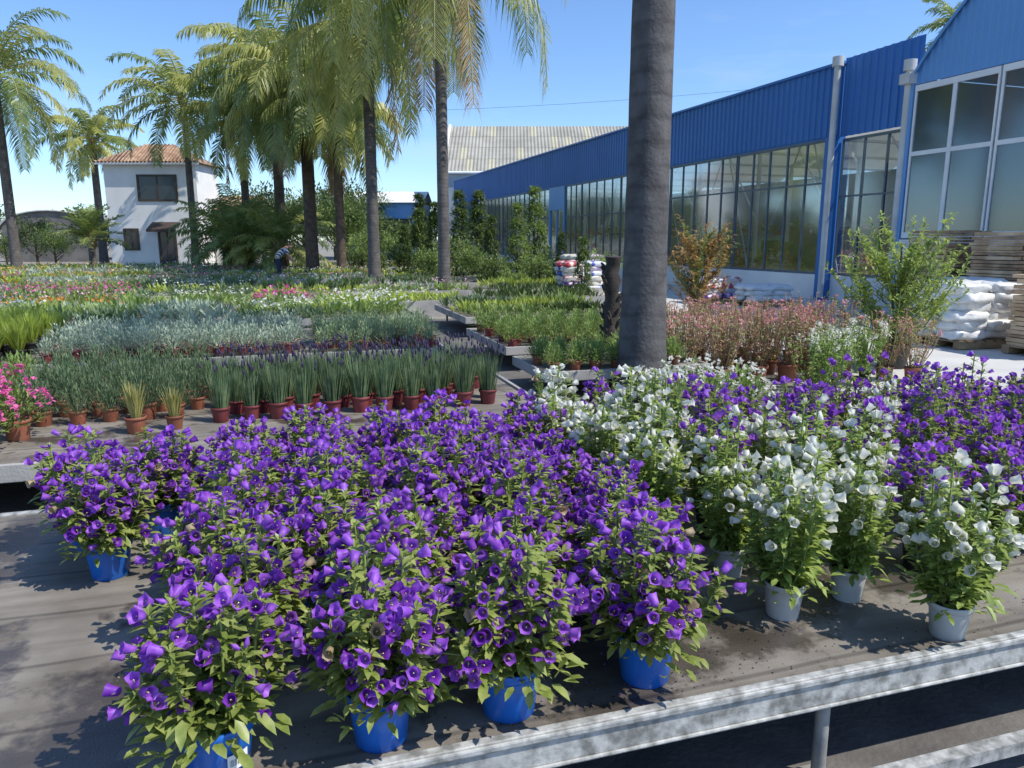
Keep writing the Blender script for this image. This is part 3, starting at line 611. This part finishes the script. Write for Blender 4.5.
def window(parent,x0,x1,z0,z1,y,nc,nr,fm,t=.05,zs=None,gm=None):
    mb=MB(); g=MB()
    def bar(a,b,c,d,dy=0): mb.box(a,b,y-.03-dy,y+.03+dy,c,d)
    bar(x0,x1,z0,z0+t*1.4,.004); bar(x0,x1,z1-t*1.4,z1,.004)
    for i in range(nc+1):
        x=x0+(x1-x0)*i/nc; bar(max(x0,x-t/2),min(x1,x+t/2),z0+t*1.4,z1-t*1.4)
    zs=zs or [z0+(z1-z0)*j/nr for j in range(1,nr)]
    for z in zs: bar(x0,x1,z-t/2,z+t/2,-.003)
    o=obj('window',mb.build('window',[fm]),parent); g.add([(x0,y,z0),(x1,y,z0),(x1,y,z1),(x0,y,z1)],[(0,1,2,3)])
    obj('pane',g.build('pane',[gm or m_glass]),o); return o
m_frame=M('window_frame',(.09,.12,.14),(.13,.16,.18),.5,3)
xs=[.35,4.6,8.9,13.2,17.5,19.6,21.8,26.1,30.4,34.7,39,43.1]
for i in range(len(xs)-1):
    if i==5: continue
    window(hall,xs[i]+.03,xs[i+1]-.03,.72,4.5,-.05,5 if i!=4 else 3,2,m_frame,zs=[2.9 if i>1 else 3.3])
mb=MB(); mb.box(19.6,19.75,-.1,.04,0,4.5); mb.box(21.65,21.8,-.1,.04,0,4.5); mb.box(19.75,21.65,-.1,.04,3.3,4.5); mb.box(20.66,20.74,-.08,.02,0,3.3)
d=obj('door',mb.build('door',[m_blueb]),hall); mb=MB(); mb.add([(19.75,-.03,0.02),(21.65,-.03,.02),(21.65,-.03,3.3),(19.75,-.03,3.3)],[(0,1,2,3)]); obj('pane',mb.build('pane',[m_glass]),d)
mb=MB(); mb.box(-.05,.32,-.25,.12,0,4.52); obj('corner_pillar',mb.build('corner_pillar',[m_blue]),hall)
for x,z in ((-.1,6.5),(-2.55,5.9)):
    mb=MB(); mb.tube([(x,.25,.1),(x,.25,z-.3),(x,.25,z-.1)],.085,12); mb.tube([(x,.25,z-.2),(x,.25,z+.05)],.15,12); obj('downpipe',mb.build('downpipe',[m_whitepipe]),hall)
cladding('wall_cladding',-2.6,-.02,-.1,4.5,lambda x:6.55,m_blue,hall)
window(hall,-2.5,-.1,.72,4.45,-.15,3,1,m_frame,zs=[2.9]); mb=MB(); mb.box(-2.55,-.06,-.35,-.1,0,.7); obj('base_wall',mb.build('base_wall',[m_wall]),hall)
mb=MB()
for i in range(10):
    x=i*4.33; mb.add([(x,-.3,5.2),(x+2.1,-.3,6.2),(x+2.1,-15,6.2),(x,-15,5.2)],[(0,1,2,3)]); mb.add([(x+2.1,-.3,6.2),(x+4.33,-.3,5.2),(x+4.33,-15,5.2),(x+2.1,-15,6.2)],[(0,1,2,3)])
obj('roof',mb.build('roof',[m_roofpale]),hall)
mb=MB(); mb.box(-2.5,43.3,-15.2,-15,0,5.2); mb.box(43.25,43.33,-15,-.25,0,5.2); obj('back_wall',mb.build('back_wall',[M('hall_back_wall',(.24,.29,.31),(.36,.41,.43),.7,1)]),hall)
mb=MB()
for i in range(11):
    for y in (-4,-9):
        x=i*4.3+.2; mb.box(x-.06,x+.06,y-.06,y+.06,0,5.3)
    x=i*4.3+.2; mb.box(x-.05,x+.05,-14.9,-.3,5.1,5.2)
    for y in (-.6,): 
        mb.tube([(x,y,.7),(x+1.6,y,5.1)],.03,5); mb.tube([(x,-4,2.5),(x+2,-4,5.1)],.035,5); mb.tube([(x+4,-1.2,2.2),(x+2.5,-1.2,5.1)],.03,5)
obj('steel_frame',mb.build('steel_frame',[m_white]),hall)
rng=random.Random(5); mb=MB()
for i in range(1300):
    x=rng.uniform(-2,42); y=rng.choice([-2.5,-5.5,-8,-11])+rng.uniform(-.6,.6); p=V((x,y,.7+rng.random()*.5+(rng.random()<.2)*1.2))
    for q in range(6): leaf(mb,p,unit(rng,-.2,1),.35,.16,rng.choice([0,0,0,1,2,3]))
for y in (-2.5,-5.5,-8,-11): mb.box(-2,42,y-.7,y+.7,.62,.7,4)
for i in range(60):
    x=rng.uniform(-1,42); y=rng.choice([-3.5,-6.8,-10]); h=rng.uniform(1.2,2.3); mb.box(x,x+rng.uniform(.5,1.4),y,y+.5,0,h,rng.choice([4,4,2,5]))
obj('indoor_display',mb.build('indoor_display',[m_tr2,m_pink,m_whitep,m_orange,m_wood,m_dkwood]),hall,kind='stuff')
gab=obj('gable_hall',None,loc=(9.0,21.4,0),rz=BR,label='blue curved gable hall with large white framed windows',category='building')
def gz(x):
    t=max(0,min(1,(-2.65-x)/4.5)); return 5.5+2.9*math.sin(t*math.pi/2)**.9 if x>-7.15 else 5.5+2.9*math.sin(max(0,(11.65+x)/4.5)*math.pi/2)**.9
cladding('wall_cladding',-11.6,-2.68,.2,5.35,lambda x:max(5.4,gz(x)),m_blueb,gab,step=.18,depth=.02)
mb=MB(); N=24; xs2=[-11.65+9.0*i/N for i in range(N+1)]
vs=[]; 
for x in xs2: vs+=[(x,.32,gz(x)+.04),(x,-18,gz(x)+.04),(x,.32,gz(x)-.06)]
fs=[]
for i in range(N): a=i*3; fs+= [(a,a+3,a+4,a+1),(a,a+2,a+5,a+3)]
mb.add(vs,fs); obj('roof',mb.build('roof',[m_blueb]),gab)
x=-2.75
while x>-11:
    window(gab,x-2.2,x,1.75,5.33,.2,2,2,m_white,.10,zs=[3.75],gm=m_glass2); x-=2.25
mb=MB(); mb.box(-11.6,-2.72,.12,.26,0,1.72); obj('base_wall',mb.build('base_wall',[m_wall]),gab)
mb=MB(); mb.box(-2.72,-2.62,-18,.26,0,5.5); mb.box(-11.7,-11.6,-18,.26,0,5.5); mb.box(-11.6,-2.72,-18.1,-18,0,7); obj('side_wall',mb.build('side_wall',[m_blueb]),gab)
mb=MB()
for i in range(8):
    xx=-3.2-i*1.05; mb.box(xx-.8,xx,-3.5,-2.6,0,2.6+.6*(i%2),i%2); mb.box(xx-.9,xx,-7.5,-6.6,0,3.4+.5*(i%3),1-i%2)
obj('indoor_shelving',mb.build('indoor_shelving',[m_dkwood,m_wood]),gab)
mb=MB(); mb.box(-2.75,-2.45,.0,.45,5.38,5.62); obj('gutter',mb.build('gutter',[m_whitepipe]),gab)
# ------------------------------------------------------------------ far greenhouse and sheds
gh=obj('greenhouse',None,loc=(0,0,0),label='large greenhouse with pale sheeted gable roof',category='greenhouse')
mb=MB(); n=60; GX=13.2
for j in range(4):
    y0=66+9*j/4; y1=66+9*(j+1)/4-.03; z0=7.5+5.0*j/4; z1=7.5+5.0*(j+1)/4-.02; vs=[]
    for i in range(2*n+1):
        a=-6+(GX+6)*i/(2*n); h=.08 if i%2 else 0; vs+=[(a,y0,z0+h),(a,y1,z1+h)]
    fs=[(2*i,2*i+2,2*i+3,2*i+1) for i in range(2*n)]
    pick={R.randrange(2,28) for _ in range(4)}
    for i,f in enumerate(fs): mb.add([vs[q] for q in f],[(0,1,2,3)],1 if (i//4) in pick else 0)
mb.add([(-6,84,7.5),(GX,84,7.5),(GX,75,12.5),(-6,75,12.5)],[(0,1,2,3)],0)
obj('roof',mb.build('roof',[M('pale_roof_sheet',(.30,.285,.235),(.40,.38,.32),.7,.5),M('yellowed_roof_sheet',(.42,.39,.27),(.48,.45,.32),.6,.5)]),gh)
mb=MB(); mb.add([(-6,66,7.4),(-6,84,7.4),(-6,75,12.4)],[(0,1,2)]); mb.box(-5.95,GX,66.1,83.9,0,7.4)
obj('wall',mb.build('wall',[M('hazy_glazing',(.25,.32,.38),(.4,.46,.5),.3,.4)]),gh)
mb=MB(); mb.tube([(-6.05,65.8,7.4),(-6.05,75,12.55),(-6.05,84.2,7.4)],.22,6); mb.tube([(-6.05,65.9,7.4),(GX,65.9,7.4)],.14,6); obj('barge_board',mb.build('barge_board',[m_white]),gh)
sh=obj('blue_shed',None,loc=(0,0,0),label='low blue shed with pale roof',category='building')
mb=MB(); mb.box(-15.5,-8.2,68,76,0,5.0); obj('wall',mb.build('wall',[m_blueb]),sh); mb=MB(); mb.add([(-15.8,67.5,5.0),(-7.9,67.5,5.0),(-7.9,72,6.2),(-15.8,72,6.2),(-15.8,76.5,5.0),(-7.9,76.5,5.0)],[(0,1,2,3),(3,2,5,4)]); obj('roof',mb.build('roof',[m_wall]),sh)
mb=MB(); mb.box(-14,-9,67.9,68.02,1.5,3.6); obj('window',mb.build('window',[m_darkglass]),sh)
ar=obj('arched_shed',None,loc=(-36.8,60,0),rz=.1,label='grey tunnel shed with a rounded roof',category='building')
mb=MB(); vs=[]; AZ0=2.5
for i in range(17):
    a=math.pi*i/16; vs+=[(-3.7*math.cos(a),0,AZ0+1.5*math.sin(a)),(-3.7*math.cos(a),14,AZ0+1.5*math.sin(a))]
mb.add(vs,[(2*i,2*i+1,2*i+3,2*i+2) for i in range(16)],0,True); obj('roof',mb.build('roof',[M('tunnel_sheet',(.22,.21,.19),(.32,.31,.29),.7,.6)]),ar)
mb=MB(); mb.add([(-3.6,.1,0),(3.6,.1,0)]+[(3.6*math.cos(math.pi*i/16),.1,AZ0+1.4*math.sin(math.pi*i/16)) for i in range(17)],[tuple(range(19))]); obj('wall',mb.build('wall',[M('tunnel_end',(.12,.11,.10),(.20,.185,.17),.8,1)]),ar)
mb=MB(); mb.tube([(3.72*math.cos(math.pi*i/16),-.02,AZ0+1.52*math.sin(math.pi*i/16)) for i in range(17)],.07,6)
obj('arch_frame',mb.build('arch_frame',[m_whitepipe]),ar)
# ------------------------------------------------------------------ white house
HW=5.6; HD=3.4
hs=obj('white_house',None,loc=(-24.8,46.5,0),rz=0,label='two storey white house with terracotta hipped roof',category='house')
mb=MB(); mb.box(0,HW,0,HD,0,6.3); obj('wall',mb.build('wall',[m_wall]),hs)
mb=MB(); e=.35; z=6.3
mb.add([(-e,-e,z),(HW+e,-e,z),(HW+e,HD+e,z),(-e,HD+e,z),(1.9,HD/2,7.55),(HW-1.9,HD/2,7.55)],[(0,1,5,4),(1,2,5),(2,3,4,5),(3,0,4),(3,2,1,0)],0)
mb.box(-e,HW+e,-e,-e+.1,z-.12,z-.002,1)
for i in range(29):
    x=-e+.1+i*.215; t=min(1,min((x+e)/2.25,(HW+e-x)/2.25)); mb.tube([(x,-e-.03,z+.03),(x,-e+t*(HD/2+e),z+.03+t*1.24)],.07,5,0)
obj('roof',mb.build('roof',[m_tile,m_wall]),hs)
def hwin(x0,x1,z0,z1,nm='window',y=0):
    mb=MB(); mb.box(x0-.12,x1+.12,y-.06,y+.02,z0-.12,z0); mb.box(x0-.12,x1+.12,y-.06,y+.02,z1,z1+.12); mb.box(x0-.12,x0,y-.06,y+.02,z0,z1); mb.box(x1,x1+.12,y-.06,y+.02,z0,z1); mb.box((x0+x1)/2-.04,(x0+x1)/2+.04,y-.05,y+.02,z0,z1)
    o=obj(nm,mb.build(nm,[m_dkwood]),hs); mb=MB(); mb.box(x0,x1,y-.02,y+.02,z0,z1); obj('pane',mb.build('pane',[m_darkglass]),o)
hwin(2.1,4.3,4.15,5.5); hwin(3.1,4.0,.05,2.2,'door'); hwin(1.0,1.7,1.2,2.3)
mb=MB(); mb.add([(2.7,-.9,2.35),(4.4,-.9,2.35),(4.4,0,2.8),(2.7,0,2.8)],[(0,1,2,3)]); mb.box(2.7,4.4,-.9,-.86,2.2,2.36); obj('awning',mb.build('awning',[m_dkwood]),hs)
ex=obj('annexe',None,loc=(-19.1,48.5,0),rz=0,label='low white annexe with terracotta tiled roof',category='building')
mb=MB(); mb.box(0,2.4,0,4,0,3.6); obj('wall',mb.build('wall',[m_wall]),ex); mb=MB(); mb.add([(-.05,-.3,3.55),(2.7,-.3,3.55),(2.7,4.2,3.55),(-.05,4.2,3.55),(-.05,1.9,4.6),(2.7,1.9,4.6)],[(0,1,5,4),(2,3,4,5),(1,2,5),(3,0,4)]); obj('roof',mb.build('roof',[m_tile]),ex)
# ------------------------------------------------------------------ pallets, bags, slab stacks
def pallet(x,y,rz,z=0):
    mb=MB()
    for i in range(7): mb.box(-.6+i*.18,-.6+i*.18+.11,-.5,.5,.12,.142)
    for yy in (-.5,-.06,.38): mb.box(-.6,.6,yy,yy+.12,.02,.118)
    return obj('pallet',mb.build('pallet',[m_wood]),loc=(x,y,z),rz=rz,label='weathered wooden pallet on the paving',category='pallet',group='pallets beside the hall')
def bagmesh(mats,seed):
    mb=MB(); n=24;m_=12; vs=[]
    for j in range(m_+1):
        ph=-math.pi/2+math.pi*j/m_
        for i in range(n):
            th=2*math.pi*i/n
            f=lambda c,e:math.copysign(abs(c)**e,c)
            x=f(math.cos(ph),.5)*f(math.cos(th),.4)*.3; y=f(math.cos(ph),.5)*f(math.sin(th),.4)*.2; z=f(math.sin(ph),.8)*.085
            q=1+.28*noise.noise(V((x*9+seed,y*9,z*12)))+.08*noise.noise(V((x*25,y*25+seed,z*20))); vs.append((x*q,y*q,z*q+.075))
    mb.add(vs,[(j*n+i,j*n+(i+1)%n,(j+1)*n+(i+1)%n,(j+1)*n+i) for j in range(m_) for i in range(n)],0,True)
    return mb.build('sack',mats)
BW=[bagmesh([m_bagw],i*3.3) for i in range(4)]; BC=[bagmesh([m],i+5) for i,m in enumerate(m_bagc)]
def bags(x,y,rz,layers,K,label,group,bulk=1,jit=.03,sc_=1.05):
    pallet(x,y,rz); c,s=math.cos(rz),math.sin(rz)
    for l in range(layers):
        for (a,b,r) in ((-.3,-.22,0),(.3,-.22,0),(-.3,.22,0),(.3,.22,0)):
            a+=R.uniform(-jit,jit); b+=R.uniform(-jit,jit)
            obj('sack',R.choice(K),loc=(x+a*c-b*s,y+a*s+b*c,.142+l*.135*sc_/1.05),rz=rz+r+R.uniform(-.06,.06)*(1+jit*30)+(math.pi if l%2 else 0),scale=sc_,label=label,category='sack',group=group)
GW='plump white plastic sack stacked on a pallet'
bags(7.45,12.1,.25,6,BW,GW,'white sacks on pallets',jit=.07,sc_=1.12); bags(8.85,12.5,.25,5,BW,GW,'white sacks on pallets',jit=.07,sc_=1.12); bags(8.2,13.4,.25,6,BW,GW,'white sacks on pallets',jit=.07,sc_=1.12)
bags(1.95,21.6,.3,7,BC,'colourful printed compost sack stacked on a pallet','printed compost sacks'); bags(2.3,24.5,.3,8,BC,'colourful printed compost sack stacked on a pallet','printed compost sacks')
bags(6.6,19.5,.3,3,BW,GW,'white sacks on pallets'); bags(5.6,20.5,.3,4,BC,'colourful printed compost sack stacked on a pallet','printed compost sacks')
def slabs(x,y,rz,H,seed,z0=0):
    rng=random.Random(seed); mb=MB(); z=.142
    while z<H:
        t=rng.uniform(.04,.085); xx=-.55
        while xx<.5:
            w_=rng.uniform(.15,.35); o=rng.uniform(-.07,.07); mb.box(xx,min(xx+w_,.58)-.015,-.46+o,.46+rng.uniform(-.06,.06),z,z+t*rng.uniform(.75,.9),rng.choice([0,0,1])); xx+=w_
        z+=t
    pallet(x,y,rz); obj('stone_slab_stack',mb.build('stone_slab_stack',[m_stone,m_stone2]),loc=(x,y,0),rz=rz,label='stack of brown stone slabs on a pallet',category='stone stack',group='stone slab stacks beside the hall')
for i,(x,y,h) in enumerate([(8.95,15.4,1.85),(9.5,14.2,1.85),(10.9,14.6,1.85),(8.2,10.9,1.15),(10.6,12.9,1.7)]): slabs(x,y,.3,h,i)
for z,y in ((12.3,60),):
    mb=MB(); mb.tube([(-60+4*i,y,z+.0012*(i*4-40)**2-1) for i in range(21)],.012,4); obj('overhead_cable',mb.build('overhead_cable',[m_blackpot]),label='thin dark overhead cable across the sky',category='cable')
# ------------------------------------------------------------------ person bending over the plants
def skin(name,verts,edges,rad,mat,parent,root=0,sub=2):
    me=bpy.data.meshes.new(name); me.from_pydata(verts,edges,[]); me.materials.append(mat)
    o=obj(name,me,parent); md=o.modifiers.new('skin','SKIN'); md.use_smooth_shade=True
    for i,r in enumerate(rad):
        r=r if hasattr(r,'__len__') else (r,r); me.skin_vertices[0].data[i].radius=r; me.skin_vertices[0].data[i].use_root=(i==root)
    s=o.modifiers.new('sub','SUBSURF'); s.levels=1; s.render_levels=sub; return o
m_skin=M('skin',(.42,.24,.16),(.5,.3,.2),.55,9)
m_stripe=M('striped_cloth',(.7,.7,.7),(.7,.7,.7),.8); wv=node(m_stripe,'ShaderNodeTexWave'); wv.inputs['Scale'].default_value=4; wv.bands_direction='DIAGONAL'
tcx=[n for n in m_stripe.node_tree.nodes if n.type=='TEX_COORD'][0]; m_stripe.node_tree.links.new(tcx.outputs['Object'],wv.inputs['Vector'])
cr=node(m_stripe,'ShaderNodeValToRGB'); cr.color_ramp.interpolation='CONSTANT'; cr.color_ramp.elements[0].color=(.7,.7,.7,1); cr.color_ramp.elements[1].color=(.03,.05,.14,1); cr.color_ramp.elements[1].position=.5
m_stripe.node_tree.links.new(wv.outputs['Fac'],cr.inputs['Fac']); m_stripe.node_tree.links.new(cr.outputs['Color'],m_stripe.node_tree.nodes['Principled BSDF'].inputs['Base Color'])
pr=obj('person',None,loc=(-9.6,30.7,0),rz=.4,label='person in a navy striped shirt bending over plants',category='person')
vs=[(0,0,.92),(.0,.0,1.05),(.18,0,1.25),(.34,0,1.38),(.42,0,1.44),(.52,0,1.47),(.60,0,1.46),
 (0,.1,.86),(.05,.11,.48),(0,.11,.07),(.14,.12,.04),(0,-.1,.86),(.05,-.11,.48),(0,-.11,.07),(.14,-.12,.04),
 (.34,.17,1.36),(.42,.22,1.10),(.56,.2,.9),(.62,.19,.84),(.34,-.17,1.36),(.42,-.22,1.10),(.56,-.2,.9),(.62,-.19,.84)]
ed=[(0,1),(1,2),(2,3),(3,4),(4,5),(5,6),(0,7),(7,8),(8,9),(9,10),(0,11),(11,12),(12,13),(13,14),(3,15),(15,16),(16,17),(17,18),(3,19),(19,20),(20,21),(21,22)]
ra=[(.14,.1),(.13,.1),(.14,.1),(.13,.1),.055,.095,.07,.09,.06,.04,.035,.09,.06,.04,.035,.06,.045,.032,.035,.06,.045,.032,.035]
for s in (1,-1):
    b=18 if s==1 else 22
    for k in range(5):
        i=len(vs); dy=(k-2)*.018; l=[.05,.075,.08,.075,.06][k]
        if k==0: dy=-.04*s; l=.05
        vs.append((.66,s*.19+dy,.80)); vs.append((.66+l*.4,s*.19+dy*1.2,.80-l*.8)); ed+= [(b,i),(i,i+1)]; ra+=[.010,.008]
skin('body',vs,ed,ra,m_skin,pr)
skin('shirt',[(0,0,.98),(.06,0,1.1),(.18,0,1.25),(.35,0,1.38),(.34,.18,1.35),(.41,.22,1.12),(.34,-.18,1.35),(.41,-.22,1.12)],[(0,1),(1,2),(2,3),(3,4),(4,5),(3,6),(6,7)],[(.17,.13),(.16,.13),(.17,.13),(.14,.12),.075,.06,.075,.06],m_stripe,pr)
skin('trousers',[(0,0,1.0),(0,.1,.86),(.05,.11,.48),(0,.11,.1),(0,-.1,.86),(.05,-.11,.48),(0,-.11,.1)],[(0,1),(1,2),(2,3),(0,4),(4,5),(5,6)],[(.16,.12),.11,.08,.06,.11,.08,.06],M('dark_denim',(.02,.03,.06),(.03,.045,.09),.8),pr)
skin('hair',[(.47,0,1.53),(.54,0,1.55),(.46,0,1.47)],[(0,1),(0,2)],[.085,.075,.07],m_dkwood,pr)
mb=MB()
for s in (1,-1): mb.tube([(.60,s*.03,1.485),(.625,s*.03,1.487)],[.010,.006],6,1)
mb.tube([(.62,0,1.47),(.65,0,1.455)],[.012,.008],6,0)
mb.box(.612,.628,-.02,.02,1.42,1.428,2); obj('face',mb.build('face',[m_skin,m_ink,m_red]),pr)
print('objects',len(bpy.data.objects))
